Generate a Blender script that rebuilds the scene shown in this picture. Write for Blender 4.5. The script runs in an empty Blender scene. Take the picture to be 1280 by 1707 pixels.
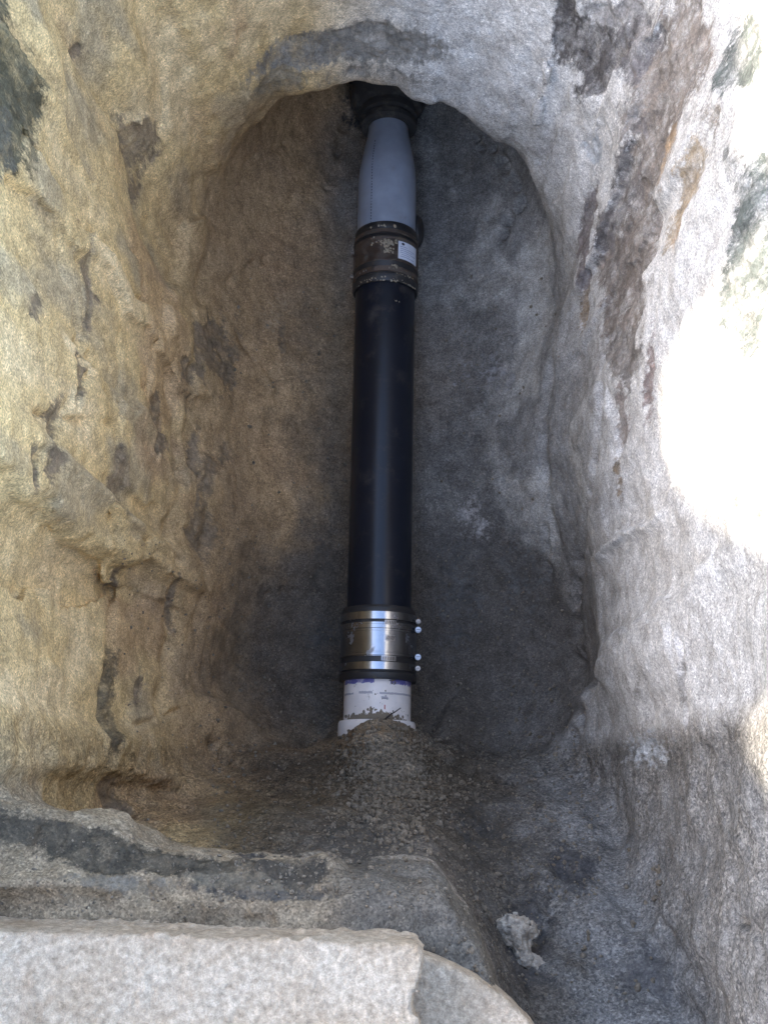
import bpy, bmesh, math, random
import numpy as np
from mathutils import Vector
from mathutils.bvhtree import BVHTree
random.seed(4); rng = np.random.default_rng(4)
C = bpy.context.scene.collection
sc = bpy.context.scene
R = math.radians

# ------------------------------------------------------------------ camera, sky, sun, exposure
CAM_Z, TILT, F, W0, H0 = 2.8, R(15), 1800.0, 1280, 1707
cam_d = bpy.data.cameras.new('camera'); cam = bpy.data.objects.new('camera', cam_d); C.objects.link(cam)
cam.location = (0, 0, CAM_Z); cam.rotation_euler = (TILT, 0, 0)
cam_d.sensor_fit = 'VERTICAL'; cam_d.sensor_height = 36; cam_d.lens = 36 * F / H0
cam_d.clip_start = 0.05; cam_d.clip_end = 3000
sc.camera = cam
SUN_EL, SUN_DIR_AZ = R(36), R(180)      # azimuth of the direction towards the sun, measured from +X towards +Y
w = bpy.data.worlds.new('World'); sc.world = w; w.use_nodes = True
nt = w.node_tree; bg = nt.nodes['Background']
sky = nt.nodes.new('ShaderNodeTexSky'); sky.sky_type = 'NISHITA'; sky.sun_disc = False
sky.sun_elevation = SUN_EL; sky.sun_rotation = R(90) - SUN_DIR_AZ
sky.dust_density = 2.0
nt.links.new(sky.outputs[0], bg.inputs[0]); bg.inputs[1].default_value = 0.13
sl = bpy.data.lights.new('sun', 'SUN'); sl.energy = 2.0; sl.angle = R(1.1); sl.color = (1, 0.93, 0.82)
sun = bpy.data.objects.new('sun', sl); C.objects.link(sun)
sdir = Vector((math.cos(SUN_EL) * math.cos(SUN_DIR_AZ), math.cos(SUN_EL) * math.sin(SUN_DIR_AZ), math.sin(SUN_EL)))
sun.rotation_euler = sdir.to_track_quat('Z', 'Y').to_euler(); sun.location = sdir * 8
sc.view_settings.view_transform = 'Standard'; sc.view_settings.look = 'None'
sc.view_settings.exposure = 3.0; sc.view_settings.gamma = 1
sc.cycles.max_bounces = 8; sc.cycles.diffuse_bounces = 6
sc.cycles.use_denoising = True

# ------------------------------------------------------------------ helpers
def ray(px, py):
    v = Vector((px - W0 / 2, (H0 / 2 - py), -F)).normalized()
    v.rotate(cam.rotation_euler); return v
def tag(o, label=None, cat=None, group=None, kind=None):
    if label: o['label'] = label
    if cat: o['category'] = cat
    if group: o['group'] = group
    if kind: o['kind'] = kind
    return o
def link(name, me, mat, parent=None):
    o = bpy.data.objects.new(name, me); C.objects.link(o)
    if mat: me.materials.append(mat)
    if parent: o.parent = parent
    return o
def hash3(ix, iy, iz, s):
    h = (ix.astype(np.uint32) * np.uint32(374761393) + iy.astype(np.uint32) * np.uint32(668265263)
         + iz.astype(np.uint32) * np.uint32(2147483647) + np.uint32(s * 974711 + 13))
    h = (h ^ (h >> np.uint32(13))) * np.uint32(1274126177)
    h = (h ^ (h >> np.uint32(15))) * np.uint32(2246822519)
    h ^= h >> np.uint32(14)
    return h.astype(np.float32) / np.float32(4294967295.0)
def vnoise(P, f, s=0):
    """smooth value noise, -1..1"""
    Q = P * np.asarray(f, dtype=np.float32) + 517.3
    I = np.floor(Q).astype(np.int32); t = (Q - I).astype(np.float32); t = t * t * t * (t * (t * 6 - 15) + 10)
    r = 0
    for dx in (0, 1):
        wx = t[:, 0] if dx else 1 - t[:, 0]
        for dy in (0, 1):
            wy = t[:, 1] if dy else 1 - t[:, 1]
            for dz in (0, 1):
                wz = t[:, 2] if dz else 1 - t[:, 2]
                r = r + wx * wy * wz * hash3(I[:, 0] + dx, I[:, 1] + dy, I[:, 2] + dz, s)
    return r * 2 - 1
def fbm(P, f, o=4, s=0, g=0.5):
    f = np.asarray(f, dtype=np.float32) * np.ones(3, np.float32)
    r = 0; a = 1; n = 0
    for k in range(o):
        r = r + a * vnoise(P, f, s + k * 7); n += a; a *= g; f = f * 2.03
    return r / n
def worley(P, f, s=0):
    """distance to the nearest cell point, in cell units, and that cell's random value"""
    Q = P * f + 317.7; I = np.floor(Q).astype(np.int32)
    best = np.full(len(P), 9.0, np.float32); val = np.zeros(len(P), np.float32)
    for dx in (-1, 0, 1):
        for dy in (-1, 0, 1):
            for dz in (-1, 0, 1):
                a, b, c = I[:, 0] + dx, I[:, 1] + dy, I[:, 2] + dz
                hx, hy, hz = hash3(a, b, c, s), hash3(a, b, c, s + 1), hash3(a, b, c, s + 2)
                d = np.sqrt((a + hx - Q[:, 0])**2 + (b + hy - Q[:, 1])**2 + (c + hz - Q[:, 2])**2)
                m = d < best; best[m] = d[m]; val[m] = hx[m]
    return best, val
def sstep(a, b, x):
    t = np.clip((x - a) / (b - a), 0, 1); return t * t * (3 - 2 * t)
def smax(a, b, k):
    h = np.clip(0.5 + 0.5 * (a - b) / k, 0, 1); return b * (1 - h) + a * h + k * h * (1 - h)
def smin(a, b, k): return -smax(-a, -b, k)

def surface_nets(fn, lo, hi, h, band=None, detail=None):
    """mesh of the zero level of fn (negative inside the solid); detail(P, d) is added near the surface only"""
    lo = np.array(lo, np.float32); n = np.ceil((np.array(hi) - lo) / h).astype(int) + 1
    ax = [lo[i] + h * np.arange(n[i], dtype=np.float32) for i in range(3)]
    D = np.empty(n, np.float32)
    step = 24
    for i in range(0, n[0], step):
        X, Y, Z = np.meshgrid(ax[0][i:i + step], ax[1], ax[2], indexing='ij')
        D[i:i + step] = fn(X, Y, Z)
    if detail is not None:
        idx = np.nonzero(np.abs(D.ravel()) < band)[0]
        for a in range(0, len(idx), 2000000):
            k = idx[a:a + 2000000]; ii = np.unravel_index(k, D.shape)
            P = np.stack([ax[0][ii[0]], ax[1][ii[1]], ax[2][ii[2]]], 1)
            D.ravel()[k] += detail(P)
    S = D < 0
    c = np.zeros(tuple(m - 1 for m in n), np.int8)
    for a in (0, 1):
        for b in (0, 1):
            for d in (0, 1):
                c += S[a:n[0] - 1 + a, b:n[1] - 1 + b, d:n[2] - 1 + d]
    cells = np.nonzero(((c > 0) & (c < 8)).ravel())[0]; sh = c.shape
    ci = np.stack(np.unravel_index(cells, sh), 1)
    acc = np.zeros((len(cells), 3), np.float32); cnt = np.zeros(len(cells), np.float32)
    corners = [(a, b, d) for a in (0, 1) for b in (0, 1) for d in (0, 1)]
    for a in corners:
        for k in range(3):
            if a[k] == 0:
                b = list(a); b[k] = 1
                va = D[ci[:, 0] + a[0], ci[:, 1] + a[1], ci[:, 2] + a[2]]
                vb = D[ci[:, 0] + b[0], ci[:, 1] + b[1], ci[:, 2] + b[2]]
                m = (va < 0) != (vb < 0)
                t = va[m] / (va[m] - vb[m])
                p = np.tile(np.array(a, np.float32), (m.sum(), 1)); p[:, k] = t
                acc[m] += p; cnt[m] += 1
    V = lo + h * (ci + acc / cnt[:, None])
    lut = np.full(int(np.prod(sh)), -1, np.int32); lut[cells] = np.arange(len(cells)); lut = lut.reshape(sh)
    faces = []
    for k in range(3):
        u, v = (k + 1) % 3, (k + 2) % 3
        sl0 = [slice(None)] * 3; sl1 = [slice(None)] * 3; sl0[k] = slice(0, n[k] - 1); sl1[k] = slice(1, n[k])
        E = S[tuple(sl0)] != S[tuple(sl1)]
        e = np.stack(np.nonzero(E), 1)
        e = e[(e[:, u] > 0) & (e[:, v] > 0) & (e[:, u] < n[u] - 1) & (e[:, v] < n[v] - 1)]
        q = []
        for (du, dv) in ((-1, -1), (0, -1), (0, 0), (-1, 0)):
            g = e.copy(); g[:, u] += du; g[:, v] += dv; q.append(lut[g[:, 0], g[:, 1], g[:, 2]])
        q = np.stack(q, 1)
        inside = S[e[:, 0], e[:, 1], e[:, 2]]
        q[~inside] = q[~inside][:, ::-1]
        faces.append(q)
    return V.astype(np.float32), np.concatenate(faces)
def np_mesh(name, V, Fq, attrs=None, N=None, smooth=True):
    me = bpy.data.meshes.new(name)
    me.vertices.add(len(V)); me.vertices.foreach_set('co', V.astype(np.float32).ravel())
    me.loops.add(Fq.size); me.loops.foreach_set('vertex_index', Fq.astype(np.int32).ravel())
    me.polygons.add(len(Fq)); me.polygons.foreach_set('loop_start', np.arange(0, Fq.size, 4, dtype=np.int32))
    me.update(calc_edges=True)
    if smooth: me.polygons.foreach_set('use_smooth', np.ones(len(Fq), bool))
    for k, a in (attrs or {}).items():
        if a.ndim == 2:
            at = me.attributes.new(k, 'FLOAT_COLOR', 'POINT')
            at.data.foreach_set('color', np.concatenate([a, np.ones((len(a), 1))], 1).astype(np.float32).ravel())
        else:
            at = me.attributes.new(k, 'FLOAT', 'POINT'); at.data.foreach_set('value', a.astype(np.float32))
    if N is not None: me.normals_split_custom_set_from_vertices(N)
    me.validate(); return me
def subdivide(V, Fq):
    me = np_mesh('tmp', V, Fq); o = link('tmp', me, None)
    m = o.modifiers.new('s', 'SUBSURF'); m.levels = 1; m.boundary_smooth = 'PRESERVE_CORNERS'
    dg = bpy.context.evaluated_depsgraph_get(); e = o.evaluated_get(dg).to_mesh()
    V2 = np.empty(len(e.vertices) * 3, np.float32); e.vertices.foreach_get('co', V2)
    F2 = np.empty(len(e.loops), np.int32); e.loops.foreach_get('vertex_index', F2)
    o.to_mesh_clear if False else None
    bpy.data.objects.remove(o); bpy.data.meshes.remove(me)
    return V2.reshape(-1, 3), F2.reshape(-1, 4)
def vnormals(V, Fq):
    a, b, c, d = (V[Fq[:, i]] for i in range(4))
    n = np.cross(c - a, d - b); N = np.zeros_like(V)
    for i in range(4):
        for k in range(3): N[:, k] += np.bincount(Fq[:, i], n[:, k], len(V))
    return N / np.maximum(np.linalg.norm(N, axis=1, keepdims=True), 1e-12)

# ------------------------------------------------------------------ materials
def mat(name):
    m = bpy.data.materials.new(name); m.use_nodes = True
    return m, m.node_tree, m.node_tree.nodes['Principled BSDF']
def N_(nt, t, **kw):
    n = nt.nodes.new(t)
    for k, v in kw.items(): setattr(n, k, v)
    return n
def tnoise(nt, scale, detail=6, rough=0.6, vec=None):
    n = N_(nt, 'ShaderNodeTexNoise'); n.inputs['Scale'].default_value = scale
    n.inputs['Detail'].default_value = detail; n.inputs['Roughness'].default_value = rough
    if vec: nt.links.new(vec, n.inputs['Vector'])
    return n
def ramp(nt, src, a, b, ca=(0, 0, 0, 1), cb=(1, 1, 1, 1)):
    r = N_(nt, 'ShaderNodeValToRGB'); r.color_ramp.elements[0].position = a; r.color_ramp.elements[1].position = b
    r.color_ramp.elements[0].color = ca; r.color_ramp.elements[1].color = cb
    nt.links.new(src, r.inputs[0]); return r
def mix(nt, mode, fac, a, b):
    m = N_(nt, 'ShaderNodeMix', data_type='RGBA', blend_type=mode)
    for s, v in ((m.inputs['Factor'], fac), (m.inputs[6], a), (m.inputs[7], b)):
        if hasattr(v, 'is_linked'): nt.links.new(v, s)
        elif isinstance(v, (int, float)) and s.type == 'VALUE': s.default_value = v
        else: s.default_value = v
    return m.outputs[2]
def math_(nt, op, a, b=0.0, clamp=False):
    m = N_(nt, 'ShaderNodeMath', operation=op, use_clamp=clamp)
    for s, v in ((m.inputs[0], a), (m.inputs[1], b)):
        if hasattr(v, 'is_linked'): nt.links.new(v, s)
        else: s.default_value = v
    return m.outputs[0]
def earth_material(name='earth'):
    m, nt, b = mat(name)
    geo = N_(nt, 'ShaderNodeTexCoord').outputs['Object']
    col = N_(nt, 'ShaderNodeAttribute', attribute_name='col').outputs['Color']
    stain_shade = N_(nt, 'ShaderNodeAttribute', attribute_name='stain_shade').outputs['Fac']
    grav = N_(nt, 'ShaderNodeAttribute', attribute_name='gravel').outputs['Fac']
    n1 = tnoise(nt, 130, 5, 0.65, geo); n2 = tnoise(nt, 24, 8, 0.65, geo); n3 = N_(nt, 'ShaderNodeTexVoronoi'); n3.inputs['Scale'].default_value = 400; nt.links.new(geo, n3.inputs['Vector']); n3c = N_col(nt, n3.outputs['Color'])
    vor = N_(nt, 'ShaderNodeTexVoronoi'); vor.inputs['Scale'].default_value = 210; nt.links.new(geo, vor.inputs['Vector'])
    g1 = ramp(nt, n1.outputs[0], 0.33, 0.68, (0.80, 0.80, 0.80, 1), (1.15, 1.15, 1.15, 1)).outputs[0]
    g2 = ramp(nt, n2.outputs[0], 0.34, 0.66, (0.74, 0.72, 0.70, 1), (1.2, 1.2, 1.2, 1)).outputs[0]
    c = mix(nt, 'MULTIPLY', 1.0, col, g1); c = mix(nt, 'MULTIPLY', 1.0, c, g2)
    g3 = ramp(nt, n3c, 0.0, 1.0, (0.66, 0.66, 0.67, 1), (1.34, 1.34, 1.32, 1)).outputs[0]
    c = mix(nt, 'MULTIPLY', 1.0, c, g3)
    # coarse grains where the soil is gritty
    gr = ramp(nt, vor.outputs['Color'], 0.1, 0.9, (0.45, 0.43, 0.42, 1), (2.1, 2.0, 1.85, 1)).outputs[0]
    gm = math_(nt, 'MULTIPLY', grav, 0.85)
    c = mix(nt, 'MULTIPLY', gm, c, gr)
    # a few pale quartz specks
    v2 = N_(nt, 'ShaderNodeTexVoronoi'); v2.inputs['Scale'].default_value = 330; nt.links.new(geo, v2.inputs['Vector'])
    sp = math_(nt, 'GREATER_THAN', N_col(nt, v2.outputs['Color']), 0.96)
    c = mix(nt, 'MIX', math_(nt, 'MULTIPLY', sp, 0.5), c, mix(nt, 'MULTIPLY', 1.0, c, (1.7, 1.7, 1.7, 1)))
    # stains and painted crack shade with a broken edge
    mp = N_(nt, 'ShaderNodeMapping'); mp.inputs['Scale'].default_value = (1, 1, 0.35); nt.links.new(geo, mp.inputs[0])
    ns = tnoise(nt, 70, 8, 0.75, mp.outputs[0])
    s = math_(nt, 'ADD', stain_shade, math_(nt, 'MULTIPLY', math_(nt, 'SUBTRACT', ns.outputs[0], 0.5), 1.9))
    sm = ramp(nt, s, 0.36, 0.60).outputs[0]
    sc_ = N_(nt, 'ShaderNodeAttribute', attribute_name='stain_shade_col').outputs['Color']
    nk = tnoise(nt, 190, 6, 0.8, geo); nk2 = tnoise(nt, 38, 6, 0.7, mp.outputs[0])
    sc2 = mix(nt, 'MULTIPLY', 1.0, sc_, ramp(nt, nk.outputs[0], 0.32, 0.70, (0.5, 0.5, 0.5, 1), (1.75, 1.7, 1.6, 1)).outputs[0])
    sc2 = mix(nt, 'MULTIPLY', 1.0, sc2, ramp(nt, nk2.outputs[0], 0.34, 0.68, (0.6, 0.6, 0.6, 1), (1.45, 1.42, 1.38, 1)).outputs[0])
    nh = ramp(nt, tnoise(nt, 26, 8, 0.8, mp.outputs[0]).outputs[0], 0.46, 0.68, (1, 1, 1, 1), (0.35, 0.35, 0.35, 1)).outputs[0]
    sm = math_(nt, 'MULTIPLY', sm, nh)
    c = mix(nt, 'MIX', math_(nt, 'MULTIPLY', sm, 0.93), c, sc2)
    nt.links.new(c, b.inputs['Base Color']); b.inputs['Roughness'].default_value = 0.92
    b.inputs['Specular IOR Level'].default_value = 0.08
    h = math_(nt, 'ADD', math_(nt, 'MULTIPLY', n1.outputs[0], 0.38), math_(nt, 'MULTIPLY', n3c, 0.22))
    h = math_(nt, 'ADD', h, math_(nt, 'MULTIPLY', n2.outputs[0], 0.7))
    h = math_(nt, 'SUBTRACT', h, math_(nt, 'MULTIPLY', math_(nt, 'MULTIPLY', vor.outputs['Distance'], grav), 1.2))
    h = math_(nt, 'ADD', h, math_(nt, 'MULTIPLY', math_(nt, 'MULTIPLY', nk.outputs[0], sm), 2.2))
    bp = N_(nt, 'ShaderNodeBump'); bp.inputs['Strength'].default_value = 0.4; bp.inputs['Distance'].default_value = 0.0028
    nt.links.new(h, bp.inputs['Height']); nt.links.new(bp.outputs[0], b.inputs['Normal'])
    return m
def N_col(nt, colsock):
    s = N_(nt, 'ShaderNodeSeparateColor'); nt.links.new(colsock, s.inputs[0]); return s.outputs[0]
EARTH = earth_material()

# ------------------------------------------------------------------ the excavation
NEAR_Z = [-0.3, 0.0, 0.12, 0.35, 0.7, 1.1, 1.6]
NEAR_L = [0.145, 0.14, 0.11, 0.02, -0.05, -0.10, -0.12]
NEAR_R = [0.145, 0.14, 0.10, 0.00, -0.20, -0.52, -0.60]
LEDGE_X = [-1.0, -0.57, -0.42, -0.34, -0.21, -0.07, 0.02, 0.09, 0.135, 0.15, 0.17]
LEDGE_Y = [0.02, 0.01, -0.012, -0.05, -0.085, -0.10, -0.125, -0.14, -0.17, -0.24, -0.6]
def near_y(X, Z):
    t = sstep(0.06, 0.28, X)
    return np.interp(Z, NEAR_Z, NEAR_L) * (1 - t) + np.interp(Z, NEAR_Z, NEAR_R) * t
def ledge_top(X, Y):
    return 1.24 - 0.10 * sstep(-0.2, 0.12, X) + 0.03 * np.sin(X * 9) - 0.5 * np.clip(Y + 0.1, 0, 0.2)
def earth(X, Y, Z):
    hw = 0.462 + 0.062 * np.clip(Z, -0.2, 1.6) + 0.01 * np.sin(Y * 5)
    hw = hw + 0.015 * sstep(0.1, -0.1, X)
    # the right side leans out a little behind the camera side, the left has a long hollow
    side = np.abs(X) - hw
    yc = 1.21
    far = np.where(Y > yc, np.hypot(X, Y - yc) - hw, side)
    ax = np.maximum(np.abs(X) - 0.11, 0)
    floor_z = -0.125 + np.where(X < 0, 2.0, 1.25) * ax**1.6
    pit = smax(far, (floor_z - Z) * 0.8, 0.20)
    pit = smax(pit, near_y(X, Z) - Y, 0.05)
    # undercut at the far end that the pipe runs into
    e = np.sqrt((X / 0.47)**2 + ((Y - 1.45) / 0.66)**2 + ((Z + 0.02) / 0.56)**2)
    nic = (e - 1) * 0.47
    nic = smax(nic, (floor_z - Z) * 0.8, 0.12)
    pit = smin(pit, nic, 0.025 + np.where(X < 0, 0.20, 0.07) * sstep(0.10, 0.40, np.abs(X)))
    # hole round the old pipe
    hole = np.maximum(np.hypot(X, Z - 0.03) - 0.135, Y - 2.6)
    hole = np.maximum(hole, 1.8 - Y)
    pit = smin(pit, hole, 0.03)
    # hollow beside the coupling on the right, ending under a lip, and a smaller one on the left
    h1 = (np.sqrt(((X - 0.28) / 0.23)**2 + ((Y - 0.36) / 0.28)**2 + ((Z - 0.03) / 0.22)**2) - 1) * 0.20
    h2 = (np.sqrt(((X + 0.21) / 0.15)**2 + ((Y - 0.32) / 0.19)**2 + ((Z - 0.02) / 0.13)**2) - 1) * 0.12
    Yn = Y + 0.03 * np.sin(X * 23) + 0.02 * np.sin(X * 51 + Z * 30)
    kk = 0.015 + 0.26 * sstep(0.13, 0.30, Yn)
    pit = smin(pit, smin(h1, h2, 0.01), kk)
    # open air above the ground; the near side is lower
    lt = ledge_top(X, Y)
    near = sstep(0.10, -0.02, Y - np.interp(X, [-0.7, -0.5, 0.2, 0.6], [0.06, 0.02, -0.05, -0.3]))
    top = 1.62 + 0.05 * np.sin(Y * 3 + 1)
    air = np.minimum(pit, top - Z)
    # ledge of soil under the slab
    ledge = smax(Y - np.interp(X, LEDGE_X, LEDGE_Y) + 0.25 * np.clip(0.9 - Z, 0, 1)*0, Z - lt, 0.05)
    ledge = smax(ledge, (X - np.interp(Y, [-0.6, -0.30, -0.22, -0.17, -0.12], [-0.05, 0.05, 0.115, 0.14, 0.15])) * 0.8, 0.06)
    ledge = np.maximum(ledge, 1.0 + 0.2 * (X + 0.1) - Z)
    solid = -air
    low = np.maximum(Z - 1.27, -(Y + 0.0))        # cut the near ground down to ledge height
    cut = smax(np.maximum(Y - 0.02 - 0.0 * X, 1.22 - Z), X - 0.5, 0.05)
    solid = smax(solid, -cut, 0.04)
    solid = smin(solid, ledge, 0.03)
    # heap of grit over the white pipe
    md = (((np.abs(X + 0.005) / 0.125)**2.3 + (np.abs(Y - 0.03) / 0.172)**2.3 + (np.abs(Z) / 0.30)**2.3)**(1 / 2.3) - 1) * 0.14
    solid = smin(solid, md, 0.06)
    return solid
def earth_detail(P):
    up = P * 1.0
    gou = fbm(P, (5.5, 5.5, 1.3), 3, 11)              # tall bucket gouges
    lump = fbm(P, 4.2, 3, 23)
    mid = fbm(P, (17, 17, 11), 3, 31)
    x, z, y = P[:, 0], P[:, 2], P[:, 1]
    gm = sstep(0.1, 0.5, z)
    led = sstep(0.1, -0.05, y) * sstep(1.0, 1.1, z) * sstep(0.3, 0.1, x)
    # vertical steps left by the digging on the left wall
    st = vnoise(P, (1.0, 7.5, 0.9), 55)
    stp = np.clip(np.abs(st) * 7 - 1.2, -1, 1)
    leftw = sstep(-0.3, -0.42, x)
    d = -0.026 * gou * gm - 0.016 * lump - 0.004 * mid
    d += 0.011 * stp * leftw * gm
    # overlapping slabs (terraced field) so that edges read as broken soil, not as waves
    wall = sstep(0.1, 0.45, z) * sstep(0.15, 0.3, y) * sstep(1.8, 1.55, y)
    W = (P + 0.035 * np.stack([fbm(P, 7, 2, 201), fbm(P, 7, 2, 202), fbm(P, 7, 2, 203)], 1)).astype(np.float32)
    for k, (f, a) in enumerate((((2.0, 4.2, 0.55), 0.034), ((3, 6.5, 0.9), 0.022), ((4, 10.0, 1.4), 0.012))):
        sv = vnoise(W, f, 300 + k * 5)
        d += a * (sstep(-0.05, 0.03, sv - 0.06) - 0.5) * wall * np.where(x < 0.2, 1.0, 0.55)
    d += -0.006 * fbm(P, (22, 22, 2.0), 2, 411) * wall
    d += -led * (0.022 * fbm(P, 13, 4, 421) + 0.01 * np.abs(vnoise(P, 30, 425)))
    d += -(sstep(0.15, 0.05, y) * (1 - led)) * 0.022 * fbm(P, 12, 3, 431)
    return d.astype(np.float32)

H = 0.008
V, Fq = surface_nets(earth, (-0.95, -0.62, -0.26), (0.95, 2.36, 1.78), H, 0.09, earth_detail)
print('earth verts', len(V))
me0 = np_mesh('tmp0', V, Fq)
bvh = BVHTree.FromPolygons([tuple(v) for v in V.tolist()], Fq.tolist())
bpy.data.meshes.remove(me0)
CO = Vector((0, 0, CAM_Z))
def hit(px, py):
    h = bvh.ray_cast(CO, ray(px, py)); return h[0], h[1]
V, Fq = subdivide(V, Fq)
Nn = vnormals(V, Fq)
print('subdivided', len(V))
x, y, z = V[:, 0], V[:, 1], V[:, 2]

# masks that belong to places in the pit
fine = fbm(V, 60, 3, 91)
mound = np.exp(-(((x + 0.0) / 0.20)**2 + ((y - 0.06) / 0.17)**2 + ((z - 0.12) / 0.30)**2) * 1.3)
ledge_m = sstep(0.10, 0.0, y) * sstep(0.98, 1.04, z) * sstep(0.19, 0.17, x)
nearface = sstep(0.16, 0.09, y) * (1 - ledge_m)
gravel = np.clip(mound * 1.2 + nearface * 0.75 + ledge_m * 0.35 + 0.25 * sstep(0.1, -0.05, z), 0, 1)
gravel = np.clip(gravel * (0.7 + 0.6 * fbm(V, 14, 3, 5)) , 0, 1)
wn, wv = worley(V, 95.0, 3)
disp = 0.0018 * fine + 0.0035 * fbm(V, 28, 3, 44) * (0.5 + gravel)
disp += gravel * (0.5 - wn) * 0.007 + np.clip(mound * 1.3, 0, 1) * (0.012 * (0.5 - worley(V, 42.0, 6)[0]) + 0.006 * fbm(V, 35, 3, 45))
V = V + Nn * disp[:, None].astype(np.float32)

# cracks and ragged edges: polylines on the soil (x, y where they start in view), width, depth
CRACKS = [
 ([(800,205),(815,240),(835,270),(858,305),(868,338),(845,368),(838,390)], 5, 0.022),
 ([(785,195),(792,230),(803,250)], 3, 0.012),
 ([(575,205),(568,240),(552,300),(545,310)], 4, 0.012),
 ([(152,590),(148,630),(134,668)], 4, 0.014),
 ([(108,700),(85,715),(66,760),(60,800)], 4, 0.012),
 ([(128,400),(133,440),(146,560),(140,600)], 3, 0.008),
 ([(60,690),(130,700),(190,705),(208,760)], 4, 0.010),
 ([(238,640),(262,680),(266,760)], 4, 0.010),
 ([(290,960),(285,1000),(290,1060)], 4, 0.014),
 ([(355,1240),(375,1262),(400,1272),(470,1275)], 6, 0.018),
 ([(735,1255),(790,1285),(850,1296),(910,1280),(950,1240),(963,1190),(958,1100)], 8, 0.022),
 ([(965,930),(958,990),(962,1050),(968,1100)], 7, 0.016),
 ([(915,820),(908,900),(915,960)], 4, 0.010),
 ([(1010,560),(1020,680),(1028,760)], 6, 0.010),
 ([(225,1210),(300,1185),(285,1190)], 3, 0.008),
 ([(410,270),(470,240),(500,220)], 4, 0.008),
 ([(380,470),(420,440),(445,430)], 3, 0.007),
 ([(440,990),(480,985),(530,990)], 4, 0.008),
 ([(395,1100),(450,1125),(560,1135)], 4, 0.010),
 ([(990,340),(985,400),(975,470),(972,540)], 4, 0.010),
 ([(1215,830),(1225,860),(1222,880)], 3, 0.010),
 ([(1130,1070),(1135,1130),(1142,1200)], 4, 0.008),
 ([(1100,1540),(1140,1610),(1170,1660)], 6, 0.012),
 ([(1225,1530),(1262,1555),(1270,1590)], 5, 0.014),
 ([(940,1440),(920,1500),(900,1560)], 7, 0.014),
 ([(285,620),(300,760),(285,900),(290,1060),(268,1180)], 9, 0.013), ([(205,560),(205,700),(195,850),(190,1000),(170,1200),(175,1330)], 8, 0.013),
 ([(100,400),(140,560),(95,720),(70,850),(75,1000)], 8, 0.012), ([(345,440),(330,600),(320,760),(345,900),(330,1040)], 9, 0.012),
 ([(1000,640),(985,800),(965,930)], 7, 0.010), ([(915,600),(905,760),(925,900)], 7, 0.012), ([(400,560),(470,640),(450,720)], 6, 0.008), ([(240,480),(270,560),(250,640)], 5, 0.012),
]
crack = np.zeros(len(V), np.float32)
wob = 0.006 * np.stack([fbm(V, 45, 3, 61), fbm(V, 45, 3, 62), fbm(V, 45, 3, 63)], 1)
for pts, wpx, dep in CRACKS:
    H3 = [hit(*p) for p in pts]
    H3 = [h[0] for h in H3 if h[0] is not None]
    for a, b in zip(H3[:-1], H3[1:]):
        if (a - b).length > 0.5: continue
        depth = (a - CO).length; wd = wpx * depth / F
        A, B = np.array(a), np.array(b); lo = np.minimum(A, B) - 0.05; hi = np.maximum(A, B) + 0.05
        k = np.nonzero(((V > lo) & (V < hi)).all(1))[0]
        Q = V[k] + wob[k]; ab = B - A; t = np.clip(((Q - A) @ ab) / max(ab @ ab, 1e-9), 0, 1)
        dd = np.linalg.norm(Q - A - t[:, None] * ab, axis=1)
        wd = max(wd * 1.9, 0.0055); g = np.exp(-(dd / wd)**2) * dep * 1.5 * (0.6 + 0.4 * np.sin(t * 9))
        crack[k] = np.maximum(crack[k], g)
V = (V - Nn * crack[:, None]).astype(np.float32)
Nn = vnormals(V, Fq)

# ---- colours of the soil itself
def C3(*c): return np.array(c, np.float32)
def lerp(a, b, t): return a * (1 - t[:, None]) + b * t[:, None]
big = fbm(V, 3.2, 4, 101); big2 = fbm(V, (9, 9, 3.5), 4, 111); bn = fbm(V, 20, 4, 121)
tan, grey, brown, dark = C3(0.62, 0.455, 0.225), C3(0.60, 0.585, 0.56), C3(0.35, 0.235, 0.135), C3(0.075, 0.068, 0.062)
col = np.tile(tan, (len(V), 1))
col = lerp(col, C3(0.70, 0.54, 0.31), sstep(0.0, 0.5, big2) * 0.8)
col = lerp(col, C3(0.40, 0.32, 0.20), sstep(0.05, 0.45, -big2) * 0.8)
gx = sstep(-0.12, 0.22, x + 0.12 * big + 0.10 * sstep(1.2, 1.7, y))
col = lerp(col, grey, gx)
col = lerp(col, C3(0.43, 0.42, 0.41), gx * sstep(0.0, 0.5, big2) * 0.7)
col = lerp(col, C3(0.66, 0.63, 0.59), sstep(0.55, 0.95, z + 0.1 * big) * sstep(-0.35, 0.0, x + 0.15 * big) * 0.8)  # upper walls paler: the brighter light near the rim put into the colour
rust = sstep(0.1, 0.4, fbm(V, (5, 5, 3), 3, 133)) * (1 - gx)
col = lerp(col, C3(0.46, 0.29, 0.16), rust * 0.5)
# damp brown subsoil low down, pit shade painted over it, nearly black round the pipe
damp_shade = sstep(0.75, 0.12, z + 0.14 * big + 0.06 * bn)
col = lerp(col, lerp(np.tile(brown, (len(V), 1)), C3(0.19, 0.18, 0.165), gx), damp_shade * 0.85)
col = lerp(col, C3(0.46, 0.44, 0.40), sstep(0.0, 0.3, fbm(V, (9, 6, 9), 4, 141)) * gx * damp_shade * sstep(0.35, 0.7, y) * 0.7)
pipe_shade = sstep(0.05, -0.09, z + 0.05 * bn + 0.03 * big + 0.05 * (1 - gx))
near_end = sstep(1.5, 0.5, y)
col = lerp(col, dark, pipe_shade * (0.45 + 0.40 * near_end) )
col = lerp(col, C3(0.105, 0.09, 0.075), sstep(0.95, 0.25, y + 0.25 * big + 0.1 * bn) * sstep(0.36, 0.0, z + 0.10 * bn + 0.10 * big2 + 0.05 * (1 - gx)) * 0.7)
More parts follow.
